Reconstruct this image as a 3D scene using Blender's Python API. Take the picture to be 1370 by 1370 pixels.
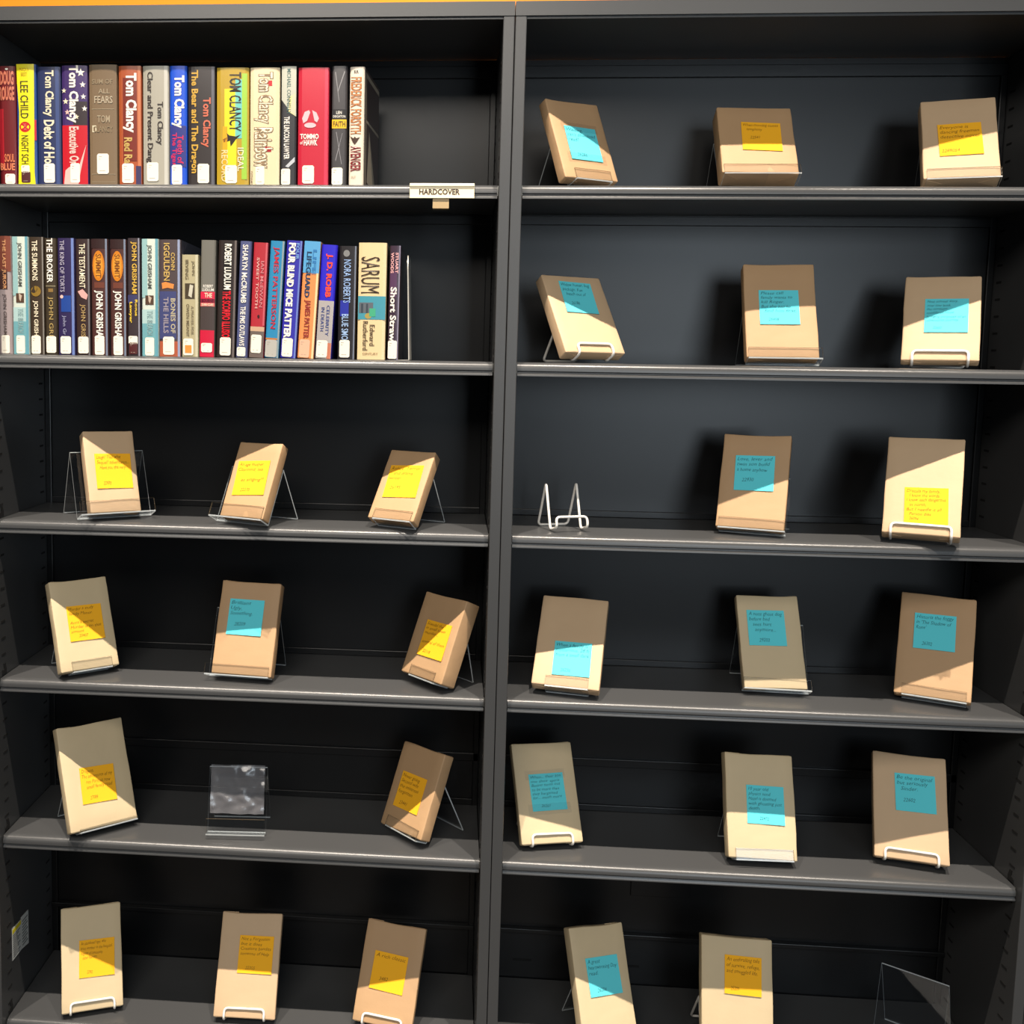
import bpy, bmesh, math, random
from mathutils import Matrix, Vector, noise
random.seed(7)
sc = bpy.context.scene
COL = sc.collection
for o in list(bpy.data.objects): bpy.data.objects.remove(o)

# ---------------------------------------------------------------- camera
cam_d = bpy.data.cameras.new('camera'); cam = bpy.data.objects.new('camera', cam_d); COL.objects.link(cam)
yaw, pitch, roll = -0.07673, 0.0976, -0.01598
r_ = Vector((math.cos(yaw), -math.sin(yaw), 0))
f_ = Vector((math.sin(yaw)*math.cos(pitch), math.cos(yaw)*math.cos(pitch), -math.sin(pitch)))
d_ = f_.cross(r_)
r2 = r_*math.cos(roll)+d_*math.sin(roll); d2 = -r_*math.sin(roll)+d_*math.cos(roll)
m = Matrix((r2, -d2, -f_)).transposed().to_4x4(); m.translation = Vector((-0.08524, -1.77148, 1.33744))
cam.matrix_world = m
cam_d.sensor_width = 36; cam_d.lens = 1395.966/1370*36
cam_d.shift_x = (685-498.21)/1370; cam_d.shift_y = (619.68-685)/1370
cam_d.clip_start = 0.02
sc.camera = cam
# ---------------------------------------------------------------- world, lights, exposure
w = bpy.data.worlds.new('room_light'); sc.world = w; w.use_nodes = True
w.node_tree.nodes['Background'].inputs[0].default_value = (0.75, 0.85, 1.0, 1)
w.node_tree.nodes['Background'].inputs[1].default_value = 0.03
sc.view_settings.view_transform = 'Standard'; sc.view_settings.look = 'None'
sc.view_settings.gamma = 1; sc.view_settings.exposure = 0.0; sc.view_settings.use_curve_mapping = False
def spot(x, y, z, tx, ty, tz, e, size=0.02, ang=120, blend=.6, col=(1, .88, .75)):
    d = bpy.data.lights.new('ceiling_spot', 'SPOT'); d.energy = e; d.spot_size = math.radians(ang); d.spot_blend = blend
    d.shadow_soft_size = size; d.color = col
    o = bpy.data.objects.new('ceiling_spot', d); COL.objects.link(o); o.location = (x, y, z)
    o.rotation_euler = (Vector((tx, ty, tz))-Vector((x, y, z))).to_track_quat('-Z', 'Y').to_euler()
def area(name, loc, tgt, sx, sy, e, col):
    d = bpy.data.lights.new(name, 'AREA'); d.shape = 'RECTANGLE'; d.size = sx; d.size_y = sy; d.energy = e; d.color = col
    o = bpy.data.objects.new(name, d); COL.objects.link(o); o.location = loc
    o.rotation_euler = (Vector(tgt)-Vector(loc)).to_track_quat('-Z', 'Y').to_euler()
LY, LZ = -0.75, 3.4
for sx_ in (-1.25, -0.42, 0.40, 1.25): spot(sx_, LY, LZ, sx_*.8, -.15, -.55, 365, size=.016, ang=52, blend=1)
for sx_ in (-0.5, 0.45): spot(sx_, LY, LZ, sx_, .28, 2.35, 190, size=.016, ang=70, blend=1)  # extra spots added to brighten the wall above and the canopy front
area('window_daylight', (1.5, -4.6, 1.65), (0.45, 0.2, 1.3), 1.7, 1.8, 56, (.80, .91, 1.0))
area('added_fill_panel', (-0.8, -3.6, 3.35), (-0.2, 0.0, 0.9), 2.4, 1.2, 76, (1.0, .93, .84))  # added fill light, lifts the shaded paper without mirroring in the back panels

# ---------------------------------------------------------------- materials
def lin(c):
    return tuple((v/255/12.92 if v/255 <= .04045 else ((v/255+.055)/1.055)**2.4) for v in c)
MATS = {}
def mat(name, rgb, rough=.5, metal=0, coat=0, spec=.5, noise_amt=0, noise_scale=60, bump=0, bump_scale=300, k=1.0, cr=.1):
    if name in MATS: return MATS[name]
    M = bpy.data.materials.new(name); M.use_nodes = True; nt = M.node_tree; b = nt.nodes['Principled BSDF']
    c = tuple(min(1, v*k) for v in lin(rgb))+(1,)
    b.inputs['Base Color'].default_value = c; b.inputs['Roughness'].default_value = rough
    b.inputs['Metallic'].default_value = metal; b.inputs['Specular IOR Level'].default_value = spec
    b.inputs['Coat Weight'].default_value = coat; b.inputs['Coat Roughness'].default_value = cr
    if noise_amt or bump:
        tc = nt.nodes.new('ShaderNodeTexCoord')
    if noise_amt:
        n = nt.nodes.new('ShaderNodeTexNoise'); n.inputs['Scale'].default_value = noise_scale; n.inputs['Detail'].default_value = 5
        mx = nt.nodes.new('ShaderNodeMix'); mx.data_type = 'RGBA'
        mx.inputs['A'].default_value = tuple(v*(1-noise_amt) for v in c[:3])+(1,)
        mx.inputs['B'].default_value = tuple(min(1, v*(1+noise_amt)) for v in c[:3])+(1,)
        nt.links.new(tc.outputs['Object'], n.inputs['Vector']); nt.links.new(n.outputs['Fac'], mx.inputs['Factor'])
        nt.links.new(mx.outputs['Result'], b.inputs['Base Color'])
    if bump:
        n = nt.nodes.new('ShaderNodeTexNoise'); n.inputs['Scale'].default_value = bump_scale; n.inputs['Detail'].default_value = 4
        bp = nt.nodes.new('ShaderNodeBump'); bp.inputs['Strength'].default_value = bump; bp.inputs['Distance'].default_value = .002
        nt.links.new(tc.outputs['Object'], n.inputs['Vector']); nt.links.new(n.outputs['Fac'], bp.inputs['Height'])
        nt.links.new(bp.outputs['Normal'], b.inputs['Normal'])
    MATS[name] = M; return M
METAL = mat('charcoal_powder_coat', (66, 67, 68), rough=.31, spec=.45, bump=.03, bump_scale=500)
PANEL = mat('dark_panel_paint', (8, 9, 11), rough=.34, spec=.46, bump=.05, bump_scale=700)
SLOT = mat('slot_black', (4, 4, 4), rough=.9)
STEEL = mat('bright_steel', (190, 190, 185), rough=.3, metal=.9)
ORANGE = mat('orange_wall_paint', (255, 150, 8), rough=.7, noise_amt=.03, noise_scale=3)
CARPET = mat('grey_carpet', (70, 68, 66), rough=1, noise_amt=.3, noise_scale=200, bump=.4)
PAPERS = [mat('kraft_paper_%s' % n, c, rough=.6, spec=.35, noise_amt=.07, noise_scale=14, bump=.38, bump_scale=34) for n, c in
          (('tan', (197, 168, 134)), ('brown', (181, 147, 110)), ('pale', (201, 182, 147)))]
CYAN = mat('cyan_note', (96, 214, 226), rough=.8, spec=.2, noise_amt=.02, noise_scale=20)
YELLOW = mat('yellow_note', (255, 184, 38), rough=.8, spec=.2, noise_amt=.02, noise_scale=20)
INKB = mat('pencil_ink_blue', (24, 66, 82), rough=.8); INKY = mat('pencil_ink_brown', (104, 64, 8), rough=.8)
WIRE = mat('white_coated_wire', (238, 234, 226), rough=.28, coat=.3)
PAGES = mat('page_paper', (225, 215, 190), rough=.9, noise_amt=.1, noise_scale=400)
STICK = mat('sticker_white', (232, 225, 208), rough=.6, noise_amt=.04, noise_scale=60)
STICKINK = mat('sticker_print', (150, 140, 125), rough=.6)
CREAM = mat('cream_plastic', (246, 232, 196), rough=.4)
def acrylic(name, refl, rough):
    M = bpy.data.materials.new(name); M.use_nodes = True; nt = M.node_tree; nt.nodes.clear()
    o = nt.nodes.new('ShaderNodeOutputMaterial'); mx = nt.nodes.new('ShaderNodeMixShader'); t = nt.nodes.new('ShaderNodeBsdfTransparent')
    g = nt.nodes.new('ShaderNodeBsdfGlossy'); g.inputs['Roughness'].default_value = rough
    t.inputs[0].default_value = (.97, .975, .98, 1)
    fr = nt.nodes.new('ShaderNodeFresnel'); fr.inputs[0].default_value = 1.49
    mu = nt.nodes.new('ShaderNodeMath'); mu.operation = 'MULTIPLY'; mu.inputs[1].default_value = refl
    ge = nt.nodes.new('ShaderNodeNewGeometry'); iv = nt.nodes.new('ShaderNodeMath'); iv.operation = 'SUBTRACT'; iv.inputs[0].default_value = 1
    m2 = nt.nodes.new('ShaderNodeMath'); m2.operation = 'MULTIPLY'
    nt.links.new(ge.outputs['Backfacing'], iv.inputs[1]); nt.links.new(fr.outputs[0], m2.inputs[0]); nt.links.new(iv.outputs[0], m2.inputs[1])
    nt.links.new(m2.outputs[0], mu.inputs[0]); nt.links.new(mu.outputs[0], mx.inputs[0])
    nt.links.new(t.outputs[0], mx.inputs[1]); nt.links.new(g.outputs[0], mx.inputs[2]); nt.links.new(mx.outputs[0], o.inputs[0])
    return M
ACRYL = acrylic('clear_acrylic', 2.0, .04)
TAPE = acrylic('clear_tape', 2.2, .2)
FILM = acrylic('crinkled_film', 3.0, .22)
fn = FILM.node_tree; mxn = [n for n in fn.nodes if n.type == 'OUTPUT_MATERIAL'][0]; src = mxn.inputs[0].links[0].from_socket
df = fn.nodes.new('ShaderNodeBsdfTranslucent'); df.inputs[0].default_value = (.8, .8, .86, 1); df2 = fn.nodes.new('ShaderNodeBsdfDiffuse'); df2.inputs[0].default_value = (.8, .8, .86, 1)
ma = fn.nodes.new('ShaderNodeMixShader'); mb_ = fn.nodes.new('ShaderNodeMixShader'); mb_.inputs[0].default_value = .22
fn.links.new(df.outputs[0], ma.inputs[1]); fn.links.new(df2.outputs[0], ma.inputs[2]); fn.links.new(src, mb_.inputs[1]); fn.links.new(ma.outputs[0], mb_.inputs[2]); fn.links.new(mb_.outputs[0], mxn.inputs[0])
EDGE = mat('acrylic_edge_glint', (205, 212, 214), rough=.2, spec=.8)  # pale colour paints in the light that the clear sheet's edges catch
EDGE.node_tree.nodes['Principled BSDF'].inputs['Alpha'].default_value = .75
EDGED = mat('acrylic_lip_edge', (120, 105, 80), rough=.3)
EDGED.node_tree.nodes['Principled BSDF'].inputs['Alpha'].default_value = .6
def cmat(rgb, gloss=True):
    return mat('cover_%02x%02x%02x' % tuple(int(v) for v in rgb), rgb, rough=.45, coat=.3 if gloss else 0, k=.85, cr=.15, spec=.3)

# ---------------------------------------------------------------- helpers
def mk(name, verts, faces, mats, parent=None, smooth=False, midx=None):
    me = bpy.data.meshes.new(name); me.from_pydata([tuple(v) for v in verts], [], faces); me.update()
    for M in (mats if isinstance(mats, (list, tuple)) else [mats]): me.materials.append(M)
    if midx: me.polygons.foreach_set('material_index', midx)
    if smooth: me.polygons.foreach_set('use_smooth', [True]*len(me.polygons))
    o = bpy.data.objects.new(name, me); COL.objects.link(o)
    if parent: o.parent = parent
    return o
def thing(name, label, cat, loc=(0, 0, 0), rot=None, group=None, matrix=None):
    o = bpy.data.objects.new(name, None); o.empty_display_size = .02; COL.objects.link(o)
    if matrix is not None: o.matrix_world = matrix
    else:
        o.location = loc
        if rot: o.rotation_euler = rot
    o['label'] = label; o['category'] = cat
    if group: o['group'] = group
    return o
class G:
    def __init__(s): s.v = []; s.f = []; s.m = []
    def box(s, x0, x1, y0, y1, z0, z1, mi=0):
        b = len(s.v); s.v += [(x, y, z) for x in (x0, x1) for y in (y0, y1) for z in (z0, z1)]
        s.f += [tuple(b+i for i in q) for q in ((0, 1, 3, 2), (4, 6, 7, 5), (0, 4, 5, 1), (2, 3, 7, 6), (0, 2, 6, 4), (1, 5, 7, 3))]; s.m += [mi]*6; return s
    def add(s, v, f, mi=0):
        b = len(s.v); s.v += list(v); s.f += [tuple(b+i for i in q) for q in f]; s.m += [mi]*len(f); return s
    def obj(s, name, mats, parent=None, smooth=False): return mk(name, s.v, s.f, mats, parent, smooth, s.m)
def bevel(o, wd, seg=2):
    bm = bmesh.new(); bm.from_mesh(o.data)
    bmesh.ops.recalc_face_normals(bm, faces=bm.faces)
    bmesh.ops.bevel(bm, geom=bm.edges[:], offset=wd, segments=seg, profile=.5, affect='EDGES', clamp_overlap=True)
    bm.to_mesh(o.data); bm.free(); return o
def extrude_x(poly, x0, x1):                    # poly: list of (y,z)
    n = len(poly); v = [(x0, y, z) for y, z in poly]+[(x1, y, z) for y, z in poly]
    f = [(i, (i+1) % n, (i+1) % n+n, i+n) for i in range(n)]+[tuple(range(n))[::-1], tuple(range(n, 2*n))]
    return v, f
def strip_profile(path, t):                      # thick ribbon outline round a (y,z) path
    L_, R_ = [], []
    n = len(path)
    for i, p in enumerate(path):
        a = Vector(path[max(0, i-1)]); b = Vector(path[min(n-1, i+1)]); p = Vector(p)
        d0 = (p-a).normalized() if i > 0 else (b-p).normalized(); d1 = (b-p).normalized() if i < n-1 else d0
        n0 = Vector((-d0.y, d0.x)); n1 = Vector((-d1.y, d1.x)); mm = (n0+n1)
        mm = mm.normalized() if mm.length > 1e-6 else n0
        s = t/2/max(.35, mm.dot(n0)); L_.append(p+mm*s); R_.append(p-mm*s)
    return L_, R_
def tube(pts, r, name, M, parent=None, closed=False, corner=.006, seg=8):
    P = [Vector(p) for p in pts]; out = []; n = len(P)
    for i in range(n):
        if not closed and i in (0, n-1): out.append(P[i]); continue
        a, p, b = P[(i-1) % n], P[i], P[(i+1) % n]
        c = min(corner, (a-p).length*.45, (b-p).length*.45)
        s = p+(a-p).normalized()*c; e = p+(b-p).normalized()*c
        for k in range(6):
            t = k/5; out.append(s*(1-t)**2+p*2*t*(1-t)+e*t*t)
    v, f = [], []; N = len(out); up = None
    for i, p in enumerate(out):
        a = out[(i-1) % N] if (closed or i > 0) else p; b = out[(i+1) % N] if (closed or i < N-1) else p
        d = (b-a).normalized()
        if up is None: up = d.orthogonal().normalized()
        up = (up-d*up.dot(d)).normalized(); sd = d.cross(up)
        v += [p+(up*math.cos(2*math.pi*k/seg)+sd*math.sin(2*math.pi*k/seg))*r for k in range(seg)]
    for i in range(N if closed else N-1):
        j = (i+1) % N; off = 0
        if closed and j == 0:
            off = min(range(seg), key=lambda o_: (v[o_]-v[i*seg]).length)
        for k in range(seg): f.append((i*seg+k, i*seg+(k+1) % seg, j*seg+(k+1+off) % seg, j*seg+(k+off) % seg))
    if not closed: f += [tuple(range(seg))[::-1], tuple((N-1)*seg+k for k in range(seg))]
    return mk(name, v, f, M, parent, True)
TCACHE = {}
def glyphs(s, bold=0.0, shear=0.0):              # flat lettering, normalised to its own box; returns verts, faces, aspect
    key = (s, bold, shear)
    if key in TCACHE: return TCACHE[key]
    cu = bpy.data.curves.new('t', 'FONT'); cu.body = s; cu.resolution_u = 2; cu.offset = bold; cu.shear = shear; cu.size = 1
    o = bpy.data.objects.new('t', cu); me = o.to_mesh()
    v = [tuple(q.co[:2]) for q in me.vertices]; f = [tuple(p.vertices) for p in me.polygons]; o.to_mesh_clear()
    bpy.data.objects.remove(o); bpy.data.curves.remove(cu)
    x0 = min(a for a, b in v); x1 = max(a for a, b in v); y0 = min(b for a, b in v); y1 = max(b for a, b in v)
    TCACHE[key] = (v, f, x0, x1, y0, y1); return TCACHE[key]
def structure(o): o['kind'] = 'structure'; return o
WRAPPED=[
 (1, 'right', 'a', 0.022, 0.1403, 0.0537, 0.5399, 0.4194, 0.0165, 0.1116, 0.1532, 0.0001, 0.0686, -0.0197, 'c', 'clear', 0.075, ['Waiting,', "can't download", 'read?', '', '', '   26286']),
 (1, 'right', 'b', 0.034, 0.4177, 0.0556, 0.0004, 0.6055, -0.0357, 0.125, 0.154, 0.0077, 0.0837, -0.0237, 'y', 'clear', 0.125, ['When morning comes', '  symphony', '', '    22541']),
 (1, 'right', 'c', 0.03, 0.7402, 0.0535, -0.241, 0.496, 0.0027, 0.1133, 0.163, 0.0004, 0.0777, 0.0286, 'y', 'clear', 0.11, ['Everyone is', 'dancing freeman', 'detective novel', '', '', '2289054']),
 (2, 'right', 'a', 0.024, 0.1568, 0.0528, 0.484, 0.5716, -0.0067, 0.1221, 0.1608, 0.001, 0.1143, -0.0394, 'c', 'wire', 0.07, ['Widow hunter, bug', 'package. Fun', '  beach out of', '', '    26186']),
 (2, 'right', 'b', 0.024, 0.4681, 0.0508, -0.0773, 0.4279, -0.0, 0.1179, 0.1779, -0.0022, 0.0944, 0.0031, 'c', 'clear', 0.12, ['Please call', 'family wants to', 'kill Roger.', 'But she has to', '  find him first.', '', '    26498']),
 (2, 'right', 'c', 0.02, 0.7239, 0.0521, -0.3789, 0.4888, -0.0, 0.116, 0.1636, 0.0069, 0.0857, 0.0016, 'c', 'wire', 0.083, ['Next summer story,', 'your tour book', 'the northern', 'considered house', 'bringing purposes of an', 'adventures journey.', '', '     22650']),
 (3, 'right', 'b', 0.022, 0.4296, 0.0612, -0.3661, 0.4404, 0.0036, 0.1128, 0.174, 0.0006, 0.1017, 0.0243, 'c', 'clear', 0.11, ['Love, lever and', 'twin son build', 'a home anyhow', '', '   22930']),
 (3, 'right', 'c', 0.03, 0.6953, 0.0142, -0.4091, 0.477, 0.0009, 0.1168, 0.1765, 0.0058, 0.0516, 0.0351, 'y', 'wire', 0.09, ['Dracula my family,', '  I know the words', 'I know each dangerous', '  in north.', 'But I needle it all', '  Person dies.', '  26094']),
 (4, 'right', 'a', 0.024, 0.1197, 0.0304, -0.2261, 0.7095, -0.0128, 0.1186, 0.1767, 0.0072, 0.0538, 0.0257, 'c', 'clear', 0.075, ['When a family is', 'mysterious, 28 ft', 'from a small dark', '', '', '    26236']),
 (4, 'right', 'b', 0.02, 0.4971, 0.0844, -0.0603, 0.4995, 0.0308, 0.1082, 0.1706, -0.0059, 0.1096, -0.0053, 'c', 'clear', 0.115, ['A note ghost dog', 'before bed', '  sees hurt', '   anymore...', '', '     29203']),
 (4, 'right', 'c', 0.022, 0.756, 0.0675, -0.4473, 0.5146, 0.0081, 0.1195, 0.1865, -0.0025, 0.1179, 0.0119, 'c', 'clear', 0.1, ['Historia the foggy', "in 'The Shadow of", "Rome'", '', '', '    26302']),
 (5, 'right', 'a', 0.02, 0.1127, 0.0634, 0.2129, 0.4958, 0.008, 0.1149, 0.1777, 0.0015, 0.0898, 0.0231, 'c', 'wire', 0.075, ['When... their son', 'use their spirit', 'Betino turns out', 'to be more than', 'they bargained', 'for... much more', '', '     26261']),
 (5, 'right', 'b', 0.026, 0.477, 0.0387, 0.0226, 0.4115, -0.0272, 0.1199, 0.1792, 0.0083, 0.0918, -0.008, 'c', 'clear', 0.1, ['10 year old', 'physics send', 'Hazel is doomed', 'with ghosting just', 'death.', '', '       22472']),
 (5, 'right', 'c', 0.026, 0.7383, 0.06, -0.2516, 0.4967, 0.0081, 0.1202, 0.1835, 0.0086, 0.1167, 0.017, 'c', 'wire', 0.085, ['Be the original', 'but seriously', '  Sinder.', '', '   22602']),
 (6, 'right', 'a', 0.026, 0.2276, 0.0465, 0.3718, 0.4477, -0.0351, 0.1105, 0.1892, 0.0025, 0.1041, 0.0212, 'c', 'clear', 0.08, ['A great', 'heartwarming Day', 'read.', '', '', '    26284']),
 (6, 'right', 'b', 0.024, 0.4516, 0.0395, -0.0091, 0.3456, -0.0269, 0.1263, 0.1892, 0.0103, 0.1261, -0.0179, 'y', 'wire', 0.08, ['An enthralling tale', 'of survive, refuge,', 'and smuggled life.', '', '', '   25209']),
 (3, 'left', 'a', 0.026, -0.6826, 0.0389, 0.6034, 0.3978, -0.0138, 0.0923, 0.153, 0.0031, 0.0771, -0.0135, 'y', 'clear', 0.135, ['Laugh? Then what', 'Sequel? adventures...', '  Have you the very', '', '', '    22970']),
 (3, 'left', 'b', 0.024, -0.452, 0.0122, -0.4001, 0.4782, 0.0091, 0.0901, 0.1428, -0.0003, 0.0747, 0.0696, 'y', 'clear', 0.11, ['An age mother', 'Clormind, tea', '', '   as singing!!', '', '    22270']),
 (3, 'left', 'c', 0.024, -0.1912, 0.021, -0.4637, 0.6212, 0.0046, 0.0914, 0.1403, 0.0012, 0.0764, 0.0615, 'y', 'clear', 0.075, ['Relics, Terror', '  and drama', 'writer', '', '  26195']),
 (4, 'left', 'a', 0.024, -0.7347, 0.0462, 0.6985, 0.4223, -0.0068, 0.1093, 0.1686, 0.0027, 0.0861, -0.0128, 'y', 'clear', 0.075, ['Murder a study', 'family Manor.', '', "Anna's secret", 'Murder is on that', 'someone', '     23407']),
 (4, 'left', 'b', 0.026, -0.4576, 0.0426, -0.1022, 0.3855, -0.0109, 0.1126, 0.1703, -0.004, 0.1044, 0.001, 'c', 'clear', 0.12, ['Brilliant', 'Ugly,', 'Something.', '', '   28209']),
 (4, 'left', 'c', 0.036, -0.1337, 0.0557, -0.8261, 0.4058, 0.0139, 0.1092, 0.1521, 0.0067, 0.0711, 0.0045, 'y', 'clear', 0.065, ['Scandal the', 'in small town', 'murder...', '', 'several of them', '', '   22118']),
 (5, 'left', 'a', 0.024, -0.7087, 0.0381, 0.7068, 0.4599, -0.0213, 0.1279, 0.1894, -0.0011, 0.0768, -0.0409, 'y', 'clear', 0.11, ['Dragons,', 'The adventures of my', '   not Portrait now', '   small family road', '', '     27089']),
 (5, 'left', 'c', 0.026, -0.1656, 0.0734, -0.8093, 0.4248, 0.0548, 0.1106, 0.1556, -0.0019, 0.0711, -0.0132, 'y', 'clear', 0.085, ['Never going', 'Second wife', 'the mistress', 'forgotten', '', '   23441']),
 (6, 'left', 'a', 0.018, -0.7364, 0.0395, 0.3667, 0.472, -0.0014, 0.112, 0.1828, 0.0095, 0.0895, -0.0186, 'y', 'wire', 0.08, ['An abandoned tiger, who', 'tries mother in the hospital,', 'migrant of community', '  other horrors', '', '', '       22982']),
 (6, 'left', 'b', 0.018, -0.449, 0.0424, 0.0257, 0.5025, -0.0087, 0.1158, 0.1811, 0.0128, 0.1086, 0.0002, 'y', 'wire', 0.075, ['Not a Forgotten', 'but it does', 'Creature bandits', 'someone of Help', '', '', '    22355']),
 (6, 'left', 'c', 0.014, -0.192, 0.0475, -0.2336, 0.5074, -0.0113, 0.1149, 0.1769, -0.0012, 0.0913, -0.0231, 'y', 'wire', 0.075, ['A rich classic', '', '', '', '    3482']),
]
# ---------------------------------------------------------------- the room
W = 0.914; T = 0.019; D = 0.2516; TOP = 1.9
ZS = [1.9, 1.6341, 1.3394, 1.045, .7538, .4579, .0985]
g = G(); g.box(-4, 4, .285, .385, 0, 3.6); structure(g.obj('wall_back', ORANGE))
g = G(); g.box(-4, 4, -5, .285, -.05, 0); structure(g.obj('floor', CARPET))

# ---------------------------------------------------------------- bookcase, two bays
def shelf_poly(z, base=False):
    p = [(D-.003, 0), (.030, 0), (.024, -.0006), (.019, -.0026), (.0162, -.006), (.0150, -.010), (.0150, -.0145), (.0175, -.0165), (.0175, -.0185), (.0155, -.0205),
         (.0155, -.0235), (.030, -.0235), (.030, -.018), (D-.003, -.018)]
    if base: p = p[:5]+[(.0150, -.010), (.0150, -.03), (.03, -.03), (.03, -.018), (D-.003, -.018)]
    return [(y, z+dz) for y, dz in p]
def bay(x0, label, side):
    x1 = x0+W; e = .0006
    root = thing('bookcase', label, 'bookcase', (x0, 0, 0), group=None)
    def L(o): return o                                   # parts are laid out in world numbers minus the root's x
    def gx(v): return [(a-x0, b, c) for a, b, c in v]
    for s in (0, 1):
        xa, xb = (x0+e, x0+T) if s == 0 else (x1-T, x1-e)
        q = G(); q.box(xa-x0, xb-x0, 0, D+.012, .0, TOP)
        # rolled front flange with a slim return towards the opening
        o = q.obj('side_panel', METAL, root); bevel(o, .0012, 2)
        q = G(); xi = (x0+T if s == 0 else x1-T)-x0; dx = .0002 if s == 0 else -.0002
        nz = int(1.75/.0306)
        for yy in (.036, .226):
            for i in range(nz):
                z = .12+i*.0306
                a, b = sorted((xi-dx, xi+dx*3)); vs = [(a, yy-.0085, z-.0018), (a, yy+.0085, z-.0018), (a, yy+.0085, z+.002), (a, yy-.0085, z+.002)]
                vs += [(b, y_, z_) for _, y_, z_ in vs]
                q.add(vs, [(0, 1, 2, 3), (7, 6, 5, 4), (0, 4, 5, 1), (1, 5, 6, 2), (2, 6, 7, 3), (3, 7, 4, 0)])
        so = q.obj('slot', SLOT, o); so['kind'] = 'stuff'
        for zi in range(1, 7):
            z = ZS[zi]; q = G(); a, b = sorted((xi, xi+(.0012 if s == 0 else -.0012)))
            vs = [(a, .028, z+.002), (a, .046, z+.002), (a, .046, z+.010), (a, .041, z+.022), (a, .034, z+.022), (a, .036, z+.012), (a, .028, z+.008)]
            vs += [(b, y_, z_) for _, y_, z_ in vs]; n = 7
            q.add(vs, [tuple(range(n)), tuple(range(2*n-1, n-1, -1))]+[(i, i+n, (i+1) % n+n, (i+1) % n) for i in range(n)])
            q.obj('shelf_hook', SLOT, o)
    # back: recessed panels parted by rails
    q = G(); q.box(T, W-T, D, D+.004, .02, TOP); q.obj('back_panel', PANEL, root)
    for zc, h, dp in ((1.877, .022, .006), (1.606, .017, .005), (1.2, .0, 0), (.557, .016, .006), (.2035, .009, .012)):
        if h:
            q = G(); q.box(T+.001, W-T-.001, D-dp, D-.0002, zc-h/2, zc+h/2); bevel(q.obj('back_rail', PANEL, root), .001, 2)
    for zi in (3, 4, 5):
        q = G(); q.box(T+.001, W-T-.001, D-.0045, D-.0002, ZS[zi]+.0002, ZS[zi]+.0125); bevel(q.obj('rear_lip', PANEL, root), .001, 2)
    # vertical corner returns at the back
    for xa in (T, W-T-.012):
        q = G(); q.box(xa, xa+.012, D-.006, D-.0002, .1, TOP-.03); bevel(q.obj('corner_return', PANEL, root), .0015, 2)
    for zi in range(1, 7):
        v, f = extrude_x(shelf_poly(ZS[zi], zi == 6), T+.0018, W-T-.0018)
        o = mk('shelf', v, f, METAL, root)
        bm = bmesh.new(); bm.from_mesh(o.data); bmesh.ops.recalc_face_normals(bm, faces=bm.faces); bm.to_mesh(o.data); bm.free()
        for p in o.data.polygons: p.use_smooth = len(p.vertices) == 4
        o.data.set_sharp_from_angle(angle=math.radians(50))
        if zi < 6:
            for xa in (T+.0004, W-T-.0016):
                q = G(); q.box(xa, xa+.0012, .020, .026, ZS[zi]-.018, ZS[zi]-.002); q.obj('shelf_clip', STEEL, o)
    # canopy: box top with a front lip folded under
    q = G(); q.box(.0006, W-.0006, -.001, .004, TOP, TOP+.0225); q.box(.0006, W-.0006, .004, D+.012, TOP+.0004, TOP+.0225); q.box(T, W-T, .004, .012, TOP-.004, TOP+.0004)
    q.obj('canopy', METAL, root)
    q = G(); q.box(T, W-T, .02, .03, 0, ZS[6]-.031); q.obj('kick_plate', METAL, root)
    return root
left = bay(-W, 'charcoal metal bookcase bay on the left, two rows of hardcovers above wrapped books', 'left')
right = bay(0, 'charcoal metal bookcase bay on the right, displaying only wrapped books on easels', 'right')
bay(W, 'charcoal metal bookcase bay continuing past the right edge, only its upright in view', 'next')
# paper instruction label stuck inside the left side panel
q = G()
xL = T+.0004
for (ya, yb, za, zb) in ((.0485, .0895, (.194, .1935), (.258, .2545)), (.0895, .1235, (.1935, .187), (.258, .2555))):
    vs = [(xL, ya, za[0]), (xL, yb, za[1]), (xL, yb, zb[1]), (xL, ya, zb[0])]; vs += [(xL+.0004, b, c) for a, b, c in vs]
    q.add(vs, [(0, 1, 2, 3), (7, 6, 5, 4), (0, 4, 5, 1), (1, 5, 6, 2), (2, 6, 7, 3), (3, 7, 4, 0)])
lab = q.obj('instruction_label', mat('label_paper', (200, 203, 200), rough=.6), left); lab['label'] = 'white printed instruction label with a yellow header'
q = G(); q.box(xL+.0005, xL+.0008, .0495, .088, .246, .254); q.obj('header_strip', mat('label_yellow', (225, 210, 40), rough=.6), lab)
q = G()
for i in range(11):
    z = .240-i*.0042; q.box(xL+.0005, xL+.0007, .052, .084-.006*(i % 3), z, z+.002)
for i in range(9):
    z = .246-i*.006; q.box(xL+.0005, xL+.0007, .094, .119-.005*(i % 2), z, z+.0022)
q.obj('small_print', mat('label_ink', (95, 98, 98), rough=.8), lab)
# small openings and a cover plate in the right bay's back panel
for (xa, xb, za, zb, nm) in ((.06, .098, .134, .1385, 'access_slot'), (.27, .312, .134, .1385, 'access_slot'), (.50, .52, .139, .142, 'access_slot')):
    q = G(); q.box(xa, xb, D-.0006, D-.0001, za, zb); q.obj(nm, SLOT, right)
q = G(); q.box(.289, .405, D-.003, D-.0001, .286, .330); o = bevel(q.obj('cover_plate', PANEL, right), .0006, 1)
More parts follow.
